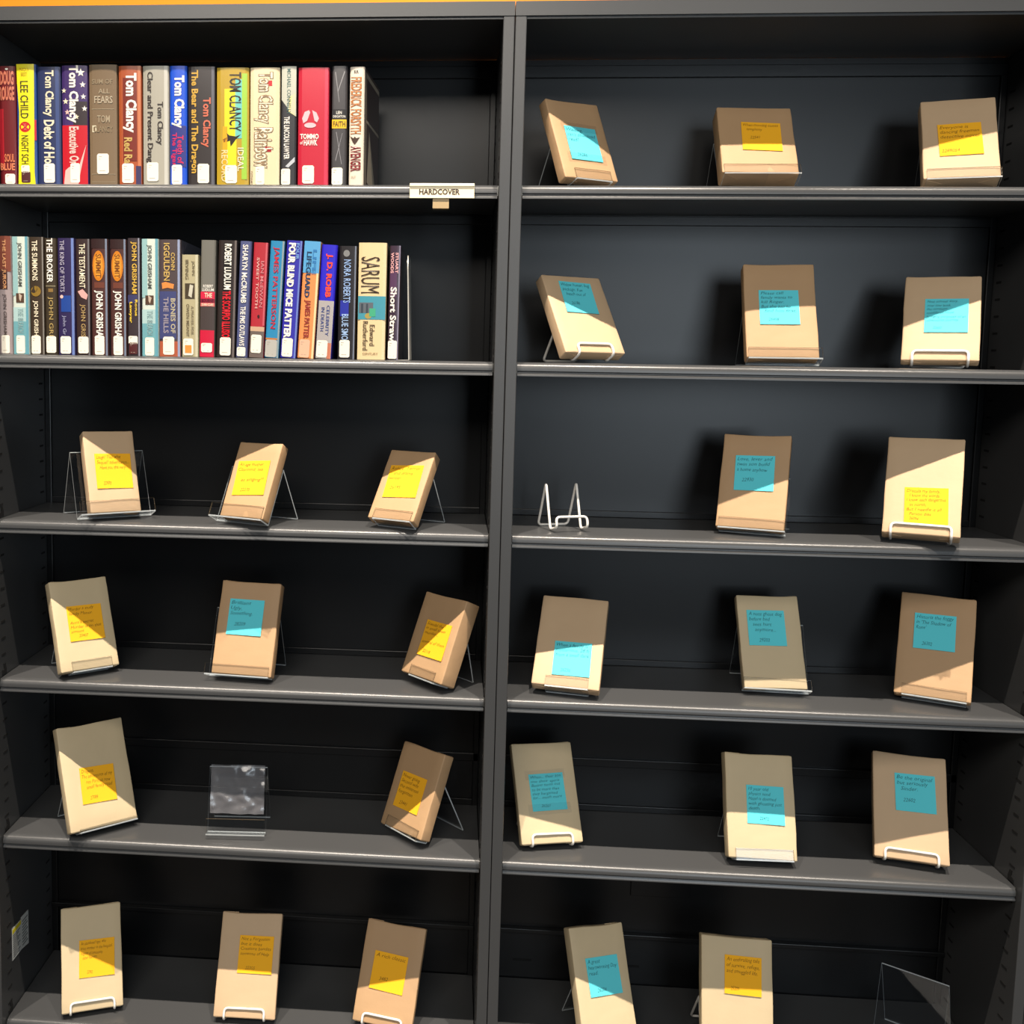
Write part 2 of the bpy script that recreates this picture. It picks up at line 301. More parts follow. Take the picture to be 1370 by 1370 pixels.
# HARDCOVER label holder clipped on the top shelf of the left bay
hold = thing('label_holder', 'cream label holder reading HARDCOVER clipped to the top left shelf edge', 'sign', (-.113, .0145, 1.610))
q = G(); q.box(-.054, .054, -.0045, -.0005, 0, .0245); bevel(q.obj('plate', CREAM, hold), .0008, 2)
q = G(); q.box(-.054, .054, -.0065, -.0045, .0, .002); q.box(-.054, .054, -.0065, -.0045, .0195, .0225); q.obj('rim', CREAM, hold)
q = G(); q.box(-.015, .012, -.004, -.001, -.0165, .0005); q.box(-.015, .012, -.001, .012, -.0165, -.0145)
q.obj('clip', mat('clip_tan', (176, 150, 108), rough=.5), hold)
v, f, a0, a1, b0, b1 = glyphs('HARDCOVER', .035)
q = G(); q.add([(-.038+(x-a0)/(a1-a0)*.068, -.0048, .0055+(y-b0)/(b1-b0)*.0098) for x, y in v], f); q.obj('lettering', mat('sign_ink', (60, 46, 40), rough=.7), hold)

# ---------------------------------------------------------------- standing hardcovers
def star_poly(cx, cz, r, n=5):
    pts = [(cx+math.sin(math.pi*i/n)*(r if i % 2 == 0 else r*.42), cz+math.cos(math.pi*i/n)*(r if i % 2 == 0 else r*.42)) for i in range(2*n)]
    return [(cx, cz)]+pts, [(0, 1+i, 1+(i+1) % (2*n)) for i in range(2*n)]
def disc_poly(cx, cz, rx, rz, n=20):
    return [(cx, cz)]+[(cx+rx*math.cos(2*math.pi*i/n), cz+rz*math.sin(2*math.pi*i/n)) for i in range(n)], [(0, 1+i, 1+(i+1) % n) for i in range(n)]
def hardcover(label, xa, xb, h, tilt, zsh, base, right_col, els, group, rz=0, depth=.150, gloss=True, yf=.035):
    w_ = xb-xa-.0006; R = w_/2
    o = thing('hardcover_book', label, 'book', ((xa+xb)/2, yf, zsh+abs(math.sin(tilt))*R+.0004), (0, math.atan(tilt), rz), group)
    arc = .0013
    def ysp(x): return arc*(x/R)**2
    c = 3; ts = .0028; outer = []
    N = 8
    for i in range(N+1):
        x = -R+w_*i/N; outer.append((x, ysp(x)))
    outer = [(-R+.0006, depth)]+[(-R, depth-.001), (-R, .006), (-R+.0008, .0022)]+outer[1:-1]+[(R-.0008, .0022), (R, .006), (R, depth-.001), (R-.0006, depth)]
    inner = [(R-ts, depth), (R-ts, .005), (-R+ts, .005), (-R+ts, depth)]
    poly = outer+inner; n = len(poly)
    v = [(x, y, 0) for x, y in poly]+[(x, y, h) for x, y in poly]
    f = [(i, (i+1) % n, (i+1) % n+n, i+n) for i in range(n)]
    # caps: quads between outer and inner runs
    no = len(outer)
    def cap(zo, flip):
        fs = []
        a = [0, 1, 2, 3]; fs.append((0, 1, 2, no+2, no+3)); fs.append((2, 3)+tuple(range(4, no-4))+(no-4, no-3, no+1, no+2)); fs.append((no-3, no-2, no-1, no, no+1))
        return [tuple(i+zo for i in (q if not flip else q[::-1])) for q in fs]
    f += cap(n, False)+cap(0, True)
    mi = [0]*len(f)
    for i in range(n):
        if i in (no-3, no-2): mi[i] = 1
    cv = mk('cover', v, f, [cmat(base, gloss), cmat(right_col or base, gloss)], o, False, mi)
    q = G(); q.box(-R+ts+.0003, R-ts-.0003, .0055, depth-.004, .004, h-.004); q.obj('page_block', PAGES, o)
    def put(name, pts, faces, M, lvl):
        return mk(name, [(x, ysp(x)-.0002-.00012*lvl, z) for x, z in pts], faces, M, o)
    def putf(name, pts, M, lvl):         # a flat outline laid onto the rounded spine
        bm = bmesh.new(); bm.faces.new([bm.verts.new((x, 0, z)) for x, z in pts])
        bmesh.ops.triangulate(bm, faces=bm.faces[:]); bmesh.ops.subdivide_edges(bm, edges=bm.edges[:], cuts=5, use_grid_fill=True)
        for vv in bm.verts: vv.co.y = ysp(vv.co.x)-.0002-.00012*lvl
        me = bpy.data.meshes.new(name); bm.to_mesh(me); bm.free(); me.materials.append(M)
        ob = bpy.data.objects.new(name, me); COL.objects.link(ob); ob.parent = o; return ob
    def X(fx): return -R+fx*w_
    def Z(ff): return h*(1-ff)
    for e in els:
        k = e[0]
        if k in 'tvh':                       # t: reads down the spine, h: upright
            txt, col, x0, x1, f0, f1 = e[1:7]; bold = e[7] if len(e) > 7 else .012
            gv, gf, a0, a1, b0, b1 = glyphs(txt, bold)
            if k == 't': pts = [(X(x0)+(y-b0)/(b1-b0)*(X(x1)-X(x0)), Z(f0)-(x-a0)/(a1-a0)*(Z(f0)-Z(f1))) for x, y in gv]
            else: pts = [(X(x0)+(x-a0)/(a1-a0)*(X(x1)-X(x0)), Z(f1)+(y-b0)/(b1-b0)*(Z(f0)-Z(f1))) for x, y in gv]
            put('lettering', pts, gf, cmat(col, gloss), 4)
        elif k == 'r':  # printed bands; pale full-height ones at right edges are painted jacket sheen
            col, x0, x1, f0, f1 = e[1:6]; xs = [X(x0+(x1-x0)*i/6) for i in range(7)]
            xs = [max(-R+.0008, min(R-.0008, x)) for x in xs]
            pts = [(x, Z(f1)) for x in xs]+[(x, Z(f0)) for x in xs]
            put('colour_or_sheen_band', pts, [(i, i+1, i+8, i+7) for i in range(6)], cmat(col, gloss), 1+(e[6] if len(e) > 6 else 0))
        elif k == 'p':                       # free polygon of (x,f) points
            col, pts = e[1:3]; putf('colour_or_sheen_band', [(X(a), Z(b)) for a, b in pts], cmat(col, gloss), 2)
        elif k == 'c':
            col, cx, cf, rx, rf = e[1:6]; p, ff = disc_poly(X(cx), Z(cf), rx*w_, rf*h); put('emblem', p, ff, cmat(col, gloss), 2.5)
        elif k == 's':
            col, cx, cf, r = e[1:5]; p, ff = star_poly(X(cx), Z(cf), r*w_); put('star', p, ff, cmat(col, gloss), 3)
        elif k == 'k':                       # call number sticker
            x0, x1, f0, f1 = e[1:5]; a, b, c_, d = X(x0), X(x1), Z(f1), Z(f0); r = min(b-a, d-c_)*.12
            pts = [(a+r, c_), (b-r, c_), (b, c_+r), (b, d-r), (b-r, d), (a+r, d), (a, d-r), (a, c_+r)]
            st = putf('call_number_sticker', pts, e[5] if len(e) > 5 else STICK, 5)
            tv, tf = [], []
            for i, (u0, u1) in enumerate(((.15, .42), (.15, .3), (.2, .7))):
                zz = d-(d-c_)*(.14+.12*i+(.45 if i == 2 else 0)); bb = len(tv)
                tv += [(a+(b-a)*u0, zz-.0008), (a+(b-a)*u1, zz-.0008), (a+(b-a)*u1, zz), (a+(b-a)*u0, zz)]; tf.append((bb, bb+1, bb+2, bb+3))
            so = mk('print', [(x, ysp(x)-.0002-.00012*6, z) for x, z in tv], tf, STICKINK, st)
    return o
CR = (238, 226, 196); WH = (246, 240, 228); GO = (205, 160, 70); DK = (40, 30, 28)
DARKBOX = mat('dark_red_sticker', (70, 18, 20), rough=.5)
GA = 'hardcovers on the top left shelf'; GB = 'hardcovers on the second left shelf'
ROW1 = [(-0.885, -0.854, 0.2004), (-0.8534, -0.8171, 0.2035), (-0.8165, -0.7739, 0.1988), (-0.7731, -0.7263, 0.2008), (-0.7248, -0.6747, 0.202), (-0.6728, -0.6316, 0.1996), (-0.6302, -0.5835, 0.1994), (-0.583, -0.5521, 0.1991), (-0.5511, -0.5029, 0.1977), (-0.5016, -0.4443, 0.1958), (-0.4436, -0.3913, 0.1955), (-0.39, -0.3624, 0.1973), (-0.361, -0.3071, 0.1951), (-0.3032, -0.2764, 0.1973), (-0.2736, -0.2469, 0.1959)]
ROW2 = [(-0.8924, -0.8672, 0.206, 0.0), (-0.8663, -0.8366, 0.2052, 0.0), (-0.8356, -0.8086, 0.2047, 0.0), (-0.8077, -0.7855, 0.2026, 0.0), (-0.7845, -0.7533, 0.2031, 0.0), (-0.7522, -0.7254, 0.2018, 0.0), (-0.7241, -0.6938, 0.2022, 0.0), (-0.6903, -0.6607, 0.2017, 0.0), (-0.6592, -0.636, 0.2039, 0.0), (-0.6337, -0.6032, 0.2028, 0.0), (-0.6025, -0.5637, 0.2018, 0.0), (-0.5627, -0.5322, 0.1763, 0.0), (-0.5314, -0.5043, 0.2013, 0.015), (-0.5019, -0.4681, 0.2009, 0.022), (-0.4672, -0.4456, 0.1999, 0.037), (-0.4439, -0.4174, 0.1975, 0.04), (-0.4166, -0.3906, 0.2005, 0.05), (-0.3891, -0.3604, 0.2011, 0.053), (-0.359, -0.329, 0.2002, 0.056), (-0.3274, -0.299, 0.1946, 0.052), (-0.2889, -0.2576, 0.193, 0.009), (-0.2547, -0.2052, 0.1989, 0.004), (-0.2022, -0.1825, 0.1942, 0.01)]
NB = (90, 165, 215)
S1 = [
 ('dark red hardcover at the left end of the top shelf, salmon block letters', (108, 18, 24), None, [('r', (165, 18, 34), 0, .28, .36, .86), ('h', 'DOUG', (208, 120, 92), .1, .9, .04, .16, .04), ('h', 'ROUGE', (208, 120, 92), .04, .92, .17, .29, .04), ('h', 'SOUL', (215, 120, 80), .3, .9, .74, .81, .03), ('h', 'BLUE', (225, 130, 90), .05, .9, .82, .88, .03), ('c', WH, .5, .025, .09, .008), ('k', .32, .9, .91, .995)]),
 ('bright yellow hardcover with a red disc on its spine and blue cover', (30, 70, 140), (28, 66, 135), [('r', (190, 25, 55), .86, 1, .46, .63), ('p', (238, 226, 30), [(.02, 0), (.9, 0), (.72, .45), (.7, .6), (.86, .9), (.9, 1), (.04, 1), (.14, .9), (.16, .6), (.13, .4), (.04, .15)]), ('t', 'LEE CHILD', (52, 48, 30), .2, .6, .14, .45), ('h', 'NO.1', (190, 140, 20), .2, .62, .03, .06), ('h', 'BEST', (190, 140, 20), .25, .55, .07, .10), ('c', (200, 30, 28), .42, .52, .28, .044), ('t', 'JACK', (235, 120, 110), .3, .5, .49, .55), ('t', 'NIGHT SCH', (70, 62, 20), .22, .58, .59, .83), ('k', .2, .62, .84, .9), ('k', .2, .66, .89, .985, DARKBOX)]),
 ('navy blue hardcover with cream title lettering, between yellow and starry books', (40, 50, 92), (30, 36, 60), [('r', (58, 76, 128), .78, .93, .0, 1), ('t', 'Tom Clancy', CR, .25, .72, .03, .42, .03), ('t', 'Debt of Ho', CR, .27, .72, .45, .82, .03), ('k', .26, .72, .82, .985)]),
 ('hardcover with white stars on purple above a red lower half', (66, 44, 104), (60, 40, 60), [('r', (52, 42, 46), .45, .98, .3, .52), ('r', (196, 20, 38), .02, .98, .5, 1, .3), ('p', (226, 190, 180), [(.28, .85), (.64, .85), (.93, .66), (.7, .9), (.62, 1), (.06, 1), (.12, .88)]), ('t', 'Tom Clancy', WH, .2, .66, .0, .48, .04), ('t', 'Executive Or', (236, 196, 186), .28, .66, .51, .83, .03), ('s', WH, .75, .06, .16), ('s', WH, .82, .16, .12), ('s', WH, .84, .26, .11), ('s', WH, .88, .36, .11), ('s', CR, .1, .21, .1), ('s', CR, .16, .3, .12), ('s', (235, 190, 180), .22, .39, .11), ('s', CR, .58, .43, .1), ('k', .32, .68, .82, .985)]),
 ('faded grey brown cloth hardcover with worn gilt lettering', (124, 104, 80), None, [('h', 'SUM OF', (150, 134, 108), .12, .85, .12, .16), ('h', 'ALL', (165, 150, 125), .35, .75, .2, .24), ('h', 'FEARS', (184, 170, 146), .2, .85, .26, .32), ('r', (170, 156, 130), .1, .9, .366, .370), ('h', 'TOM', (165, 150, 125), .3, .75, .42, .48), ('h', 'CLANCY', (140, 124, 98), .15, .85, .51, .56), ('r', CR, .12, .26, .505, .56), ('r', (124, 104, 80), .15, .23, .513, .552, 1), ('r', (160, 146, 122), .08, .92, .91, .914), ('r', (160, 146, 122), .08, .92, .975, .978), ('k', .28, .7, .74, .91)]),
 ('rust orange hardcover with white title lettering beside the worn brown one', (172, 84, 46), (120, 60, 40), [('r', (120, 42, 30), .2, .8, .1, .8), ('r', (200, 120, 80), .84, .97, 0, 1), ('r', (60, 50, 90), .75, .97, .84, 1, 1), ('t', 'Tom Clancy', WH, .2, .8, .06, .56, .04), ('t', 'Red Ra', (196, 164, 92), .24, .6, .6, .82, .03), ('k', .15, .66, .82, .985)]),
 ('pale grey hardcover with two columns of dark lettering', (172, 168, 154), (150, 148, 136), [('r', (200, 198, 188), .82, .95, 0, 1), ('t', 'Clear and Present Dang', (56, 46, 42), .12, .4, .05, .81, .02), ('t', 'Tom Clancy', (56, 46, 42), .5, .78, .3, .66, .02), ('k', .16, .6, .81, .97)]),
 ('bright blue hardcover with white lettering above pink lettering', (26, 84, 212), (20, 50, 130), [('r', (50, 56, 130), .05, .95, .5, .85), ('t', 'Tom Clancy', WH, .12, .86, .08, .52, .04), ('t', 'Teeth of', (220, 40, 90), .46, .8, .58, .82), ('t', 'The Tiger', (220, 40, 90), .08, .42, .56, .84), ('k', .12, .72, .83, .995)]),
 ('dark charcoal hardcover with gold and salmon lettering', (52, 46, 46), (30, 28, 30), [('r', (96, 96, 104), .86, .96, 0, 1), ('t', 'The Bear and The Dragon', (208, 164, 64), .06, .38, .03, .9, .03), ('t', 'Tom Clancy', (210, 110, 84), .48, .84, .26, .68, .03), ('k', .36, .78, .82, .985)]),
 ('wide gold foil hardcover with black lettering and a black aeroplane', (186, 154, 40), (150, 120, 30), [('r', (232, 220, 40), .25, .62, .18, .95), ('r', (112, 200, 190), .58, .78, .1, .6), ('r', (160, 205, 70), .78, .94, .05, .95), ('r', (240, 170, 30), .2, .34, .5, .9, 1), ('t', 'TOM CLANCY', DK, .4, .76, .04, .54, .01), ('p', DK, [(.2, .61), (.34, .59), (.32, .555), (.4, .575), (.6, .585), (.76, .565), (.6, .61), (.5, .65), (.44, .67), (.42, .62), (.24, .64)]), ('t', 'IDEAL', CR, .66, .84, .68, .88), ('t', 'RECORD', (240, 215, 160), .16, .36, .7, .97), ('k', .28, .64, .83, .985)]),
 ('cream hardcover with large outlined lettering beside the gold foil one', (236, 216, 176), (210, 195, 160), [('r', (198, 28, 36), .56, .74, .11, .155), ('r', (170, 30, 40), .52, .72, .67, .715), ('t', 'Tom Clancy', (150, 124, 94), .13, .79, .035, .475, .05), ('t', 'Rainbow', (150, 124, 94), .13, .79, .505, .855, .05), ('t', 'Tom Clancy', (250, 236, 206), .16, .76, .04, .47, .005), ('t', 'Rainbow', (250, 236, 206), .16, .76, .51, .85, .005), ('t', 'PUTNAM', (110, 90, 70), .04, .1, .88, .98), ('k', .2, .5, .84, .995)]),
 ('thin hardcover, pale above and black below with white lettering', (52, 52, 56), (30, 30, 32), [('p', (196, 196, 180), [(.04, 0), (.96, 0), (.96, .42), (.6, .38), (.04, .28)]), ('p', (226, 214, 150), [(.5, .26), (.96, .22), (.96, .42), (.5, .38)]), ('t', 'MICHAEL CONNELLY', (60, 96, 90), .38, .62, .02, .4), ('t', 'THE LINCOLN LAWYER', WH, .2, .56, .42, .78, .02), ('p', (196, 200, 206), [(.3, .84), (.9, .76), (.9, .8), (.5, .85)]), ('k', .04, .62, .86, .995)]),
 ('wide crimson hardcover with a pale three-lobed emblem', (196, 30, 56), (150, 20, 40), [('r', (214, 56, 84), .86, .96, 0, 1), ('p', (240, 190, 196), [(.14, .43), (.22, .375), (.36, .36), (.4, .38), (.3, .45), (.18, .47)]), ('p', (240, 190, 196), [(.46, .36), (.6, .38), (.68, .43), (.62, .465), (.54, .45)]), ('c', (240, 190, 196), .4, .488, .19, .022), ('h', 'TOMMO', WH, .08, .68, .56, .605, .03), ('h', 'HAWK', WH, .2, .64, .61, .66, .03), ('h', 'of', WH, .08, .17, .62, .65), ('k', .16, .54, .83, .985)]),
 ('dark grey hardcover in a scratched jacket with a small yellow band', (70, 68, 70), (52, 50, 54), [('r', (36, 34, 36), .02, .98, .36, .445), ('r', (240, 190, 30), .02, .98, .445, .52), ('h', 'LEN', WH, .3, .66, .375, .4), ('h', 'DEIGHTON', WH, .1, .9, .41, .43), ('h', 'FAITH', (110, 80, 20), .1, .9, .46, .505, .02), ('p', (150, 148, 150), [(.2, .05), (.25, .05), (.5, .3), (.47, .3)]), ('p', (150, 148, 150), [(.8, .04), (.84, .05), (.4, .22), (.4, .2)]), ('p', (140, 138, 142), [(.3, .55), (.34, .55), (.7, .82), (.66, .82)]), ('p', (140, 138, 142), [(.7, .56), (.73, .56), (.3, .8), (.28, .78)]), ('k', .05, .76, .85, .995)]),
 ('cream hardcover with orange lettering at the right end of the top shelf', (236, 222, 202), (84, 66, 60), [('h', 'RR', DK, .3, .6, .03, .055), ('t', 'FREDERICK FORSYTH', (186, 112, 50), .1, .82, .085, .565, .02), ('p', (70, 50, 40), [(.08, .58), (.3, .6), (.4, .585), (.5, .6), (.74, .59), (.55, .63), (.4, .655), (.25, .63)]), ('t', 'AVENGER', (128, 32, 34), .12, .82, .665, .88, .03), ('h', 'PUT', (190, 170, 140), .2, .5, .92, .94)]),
]
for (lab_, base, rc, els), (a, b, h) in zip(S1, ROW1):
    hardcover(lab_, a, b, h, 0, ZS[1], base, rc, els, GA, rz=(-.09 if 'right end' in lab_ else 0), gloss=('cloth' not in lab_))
TEAL = [('r', (150, 190, 190), .02, .35, .0, .5), ('r', (112, 168, 176), .02, .98, .72, 1), ('r', (176, 206, 204), .02, .98, .6, .72), ('r', (100, 160, 175), .82, .98, 0, 1, 1), ('t', 'JOHN GRISHAM', (70, 72, 66), .3, .62, .05, .42), ('r', (84, 62, 48), .22, .72, .48, .56, 1), ('p', (200, 180, 160), [(.4, .48), (.6, .5), (.5, .55), (.42, .53)]), ('t', 'THE BLEACH', (140, 170, 170), .32, .66, .61, .82), ('k', .2, .74, .84, .995)]
OVAL = [('r', (48, 28, 28), .02, .98, 0, .08), ('c', (206, 124, 28), .46, .23, .36, .13), ('c', (224, 150, 50), .46, .23, .26, .1), ('t', 'SUMMIT', (120, 68, 22), .3, .62, .13, .33), ('r', (110, 60, 46), .2, .8, .37, .42), ('t', 'JOHN GRISHA', WH, .18, .72, .44, .84, .03), ('r', (120, 130, 150), .86, .97, 0, 1), ('k', .2, .78, .83, .995)]
S2 = [
 ('hardcover at the left end of the second shelf, rusty top and grey foot', (164, 150, 150), None, [('r', (126, 66, 50), .02, .98, 0, .3), ('r', (70, 44, 38), .02, .7, .28, .45), ('t', 'THE LAST JUROR', (222, 160, 110), .3, .62, .03, .45, .02), ('t', 'JOHN GRISHAM', (84, 70, 66), .3, .62, .49, .84), ('k', .2, .8, .84, .995)]),
 ('pale teal hardcover with a small brown picture, second from the left end', (212, 222, 210), (90, 140, 150), TEAL),
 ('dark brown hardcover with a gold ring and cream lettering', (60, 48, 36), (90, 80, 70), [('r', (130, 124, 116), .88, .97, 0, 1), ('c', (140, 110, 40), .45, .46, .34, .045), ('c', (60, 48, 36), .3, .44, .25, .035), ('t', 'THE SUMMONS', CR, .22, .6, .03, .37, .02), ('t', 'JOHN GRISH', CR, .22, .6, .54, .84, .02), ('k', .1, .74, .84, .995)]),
 ('thin dark olive hardcover with white letters over gold-brown letters', (62, 52, 38), (50, 44, 34), [('r', (150, 140, 110), .1, .9, .405, .412), ('r', (140, 110, 60), .3, .7, .43, .46), ('t', 'THE BROKER', WH, .2, .7, 0, .38, .02), ('t', 'JOHN GRI', (176, 150, 90), .24, .7, .5, .84, .01), ('k', .08, .9, .84, .985)]),
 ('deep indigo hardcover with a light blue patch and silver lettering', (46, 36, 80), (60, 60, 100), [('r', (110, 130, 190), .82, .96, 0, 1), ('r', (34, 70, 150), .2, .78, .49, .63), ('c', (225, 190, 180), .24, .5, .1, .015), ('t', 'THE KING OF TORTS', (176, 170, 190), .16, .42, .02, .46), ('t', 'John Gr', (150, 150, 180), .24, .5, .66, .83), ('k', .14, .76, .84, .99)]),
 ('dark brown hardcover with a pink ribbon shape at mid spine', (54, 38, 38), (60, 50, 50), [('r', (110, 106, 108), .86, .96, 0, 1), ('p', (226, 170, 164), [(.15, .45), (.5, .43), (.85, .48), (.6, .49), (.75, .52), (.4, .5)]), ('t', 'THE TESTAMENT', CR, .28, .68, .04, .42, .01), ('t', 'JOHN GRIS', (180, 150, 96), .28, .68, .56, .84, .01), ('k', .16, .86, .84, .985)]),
 ('maroon hardcover with an orange oval, left one of the matching pair', (78, 46, 42), (70, 60, 64), OVAL),
 ('maroon hardcover with an orange oval, right one of the matching pair', (78, 46, 42), (70, 60, 64), OVAL),
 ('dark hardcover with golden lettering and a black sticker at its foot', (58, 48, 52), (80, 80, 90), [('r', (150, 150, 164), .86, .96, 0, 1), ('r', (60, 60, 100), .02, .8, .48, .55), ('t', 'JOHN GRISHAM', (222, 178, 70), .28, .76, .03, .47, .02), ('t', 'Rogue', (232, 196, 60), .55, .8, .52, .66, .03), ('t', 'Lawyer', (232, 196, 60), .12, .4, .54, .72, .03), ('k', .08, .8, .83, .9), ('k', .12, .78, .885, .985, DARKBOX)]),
 ('pale teal hardcover with a small brown picture, beside the black-stickered book', (212, 222, 210), (90, 140, 150), TEAL),
 ('wide grey brown hardcover with gold lettering and an orange figure', (78, 66, 68), (70, 70, 90), [('r', (66, 72, 118), .02, .8, .44, .85), ('r', (176, 90, 60), .02, .98, .87, 1), ('r', (150, 160, 190), .86, .96, 0, 1), ('t', 'CONN', (204, 170, 96), .56, .74, .11, .26, .02), ('t', 'IGGULDEN', (204, 170, 96), .22, .5, .03, .35, .02), ('p', (226, 140, 70), [(.12, .37), (.3, .36), (.7, .38), (.66, .42), (.4, .41), (.15, .42)]), ('t', 'BONES OF', (190, 180, 150), .54, .76, .5, .8, .02), ('t', 'THE HILLS', (160, 150, 160), .2, .44, .49, .8, .02), ('k', .18, .7, .83, .985)]),
 ('short beige hardcover, lowest of the second shelf row', (184, 174, 138), (160, 150, 120), [('r', (206, 200, 170), .82, .96, 0, 1), ('t', 'JOHN', (110, 96, 70), .58, .78, .06, .2), ('t', 'IRVING', (110, 96, 70), .22, .42, .05, .24), ('r', (72, 62, 46), .2, .78, .28, .43), ('p', (205, 200, 180), [(.5, .29), (.7, .3), (.6, .42), (.4, .4)]), ('t', 'A PRAYER FOR', (120, 106, 80), .56, .72, .5, .78), ('t', 'OWEN MEANY', (110, 96, 70), .28, .46, .48, .8), ('k', .1, .7, .82, .985), ('r', (226, 150, 70), .2, .6, .885, .965, 4.5)]),
 ('grey hardcover with hot pink blocks on its spine and foot', (118, 116, 108), (110, 108, 100), [('r', (214, 40, 72), .02, .98, .44, .5), ('r', (150, 30, 56), .02, .98, .5, .535), ('r', (226, 110, 110), .02, .98, .535, .565), ('r', (72, 62, 60), .02, .98, .565, .77), ('r', (206, 28, 62), .02, .98, .77, 1), ('h', 'ROBERT', WH, .2, .85, .38, .405, .02), ('h', 'LUDLUM', WH, .15, .9, .41, .435, .02), ('h', 'THE', CR, .3, .8, .45, .49, .02), ('h', 'BOURNE', (90, 20, 40), .1, .9, .5, .53, .02), ('h', 'SIEGE', CR, .1, .9, .54, .56, .02), ('k', .12, .85, .88, .96)]),
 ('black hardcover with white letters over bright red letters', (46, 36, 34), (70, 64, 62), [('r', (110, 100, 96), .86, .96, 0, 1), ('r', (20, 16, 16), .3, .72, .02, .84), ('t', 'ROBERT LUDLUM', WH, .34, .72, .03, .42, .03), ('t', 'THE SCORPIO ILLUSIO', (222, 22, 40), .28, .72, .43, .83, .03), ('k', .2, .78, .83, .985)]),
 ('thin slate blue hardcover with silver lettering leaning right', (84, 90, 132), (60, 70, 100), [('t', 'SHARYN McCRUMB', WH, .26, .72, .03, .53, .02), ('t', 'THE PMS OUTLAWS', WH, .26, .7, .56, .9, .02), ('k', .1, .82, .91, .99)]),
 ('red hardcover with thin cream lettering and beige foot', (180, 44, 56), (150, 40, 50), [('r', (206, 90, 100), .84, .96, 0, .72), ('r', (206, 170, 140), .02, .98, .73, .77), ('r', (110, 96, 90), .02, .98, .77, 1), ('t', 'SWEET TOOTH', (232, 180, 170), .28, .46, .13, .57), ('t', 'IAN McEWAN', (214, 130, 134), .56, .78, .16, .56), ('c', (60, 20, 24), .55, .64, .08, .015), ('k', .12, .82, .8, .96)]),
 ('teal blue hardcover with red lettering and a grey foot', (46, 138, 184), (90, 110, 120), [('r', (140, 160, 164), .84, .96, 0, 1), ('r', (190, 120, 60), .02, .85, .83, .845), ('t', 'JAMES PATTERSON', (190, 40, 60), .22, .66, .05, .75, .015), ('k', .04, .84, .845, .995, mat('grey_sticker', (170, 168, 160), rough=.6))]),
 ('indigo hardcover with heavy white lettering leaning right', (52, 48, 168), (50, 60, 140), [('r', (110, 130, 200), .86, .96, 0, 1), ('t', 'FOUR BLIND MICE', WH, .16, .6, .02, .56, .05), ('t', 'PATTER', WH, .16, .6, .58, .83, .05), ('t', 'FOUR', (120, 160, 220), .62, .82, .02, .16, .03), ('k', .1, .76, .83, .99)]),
 ('hardcover, sky blue above and orange below, with dark blue title', (236, 148, 86), (200, 150, 110), [('r', NB, .02, .98, 0, .27), ('r', (240, 214, 160), .84, .96, .27, 1), ('t', 'LIFEGUARD', (24, 60, 96), .2, .5, .09, .48, .03), ('t', 'LIFE', (50, 120, 180), .56, .78, .07, .28, .03), ('t', 'JAMES PATTER', (150, 50, 40), .2, .62, .5, .83, .03), ('k', .1, .72, .84, .995, mat('peach_sticker', (225, 170, 140), rough=.6))]),
 ('hardcover, royal blue above with orange letters and grey below', (44, 36, 200), (60, 60, 150), [('r', (176, 170, 168), .02, .98, .49, 1), ('r', (200, 120, 90), .72, .96, .86, 1, 1), ('t', 'J. D. ROBB', (255, 76, 46), .3, .74, .08, .46, .04), ('t', 'CELEBRITY', (40, 60, 130), .54, .74, .53, .8, .01), ('t', 'IN DEATH', (40, 60, 130), .22, .42, .55, .76, .01), ('k', .06, .74, .84, .99), ('c', (40, 40, 120), .45, .91, .12, .03)]),
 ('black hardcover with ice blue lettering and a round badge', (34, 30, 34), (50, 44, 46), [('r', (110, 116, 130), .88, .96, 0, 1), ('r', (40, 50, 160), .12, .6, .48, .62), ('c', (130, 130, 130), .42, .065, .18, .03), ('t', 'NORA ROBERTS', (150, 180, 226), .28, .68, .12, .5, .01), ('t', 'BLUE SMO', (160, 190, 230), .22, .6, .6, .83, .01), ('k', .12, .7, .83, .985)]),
 ('wide cream hardcover with brown title and a teal band', (232, 206, 158), (200, 180, 140), [('r', (70, 150, 168), .0, 1, .455, .655), ('r', (96, 104, 112), .05, .55, .51, .6, 1), ('r', (60, 70, 80), .12, .2, .52, .6, 2), ('r', (60, 70, 80), .3, .37, .52, .6, 2), ('r', (70, 170, 130), .42, .64, .56, .63, 2), ('c', (170, 150, 80), .38, .625, .12, .025), ('t', 'SARUM', (62, 44, 30), .1, .76, .12, .43, .0), ('t', 'Edward', (80, 60, 40), .44, .62, .7, .88), ('t', 'Rutherfurd', (80, 60, 40), .2, .38, .67, .92), ('h', 'CENTURY', (150, 126, 90), .2, .75, .94, .96)]),
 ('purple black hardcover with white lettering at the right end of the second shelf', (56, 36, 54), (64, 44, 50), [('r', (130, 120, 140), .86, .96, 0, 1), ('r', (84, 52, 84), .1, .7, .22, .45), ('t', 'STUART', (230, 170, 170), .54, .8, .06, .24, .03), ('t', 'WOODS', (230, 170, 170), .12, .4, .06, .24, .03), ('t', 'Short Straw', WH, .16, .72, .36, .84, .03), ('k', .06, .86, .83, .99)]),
]
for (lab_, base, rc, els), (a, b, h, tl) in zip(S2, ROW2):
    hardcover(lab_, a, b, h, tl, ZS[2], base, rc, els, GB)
last = [o for o in COL.objects if o.get('label', '').startswith('cream hardcover with orange lettering')][0]
xr = (.2736-.2469-.0006)/2; q = G()
def side_quad(y0, y1, z0, z1): return [(xr+.0003, y0, z0), (xr+.0003, y1, z0), (xr+.0003, y1, z1), (xr+.0003, y0, z1)]
for a_ in ((.012, .02, .004, .19), (.02, .148, .182, .19), (.02, .148, .108, .113)): q.add(side_quad(*a_), [(0, 1, 2, 3)])
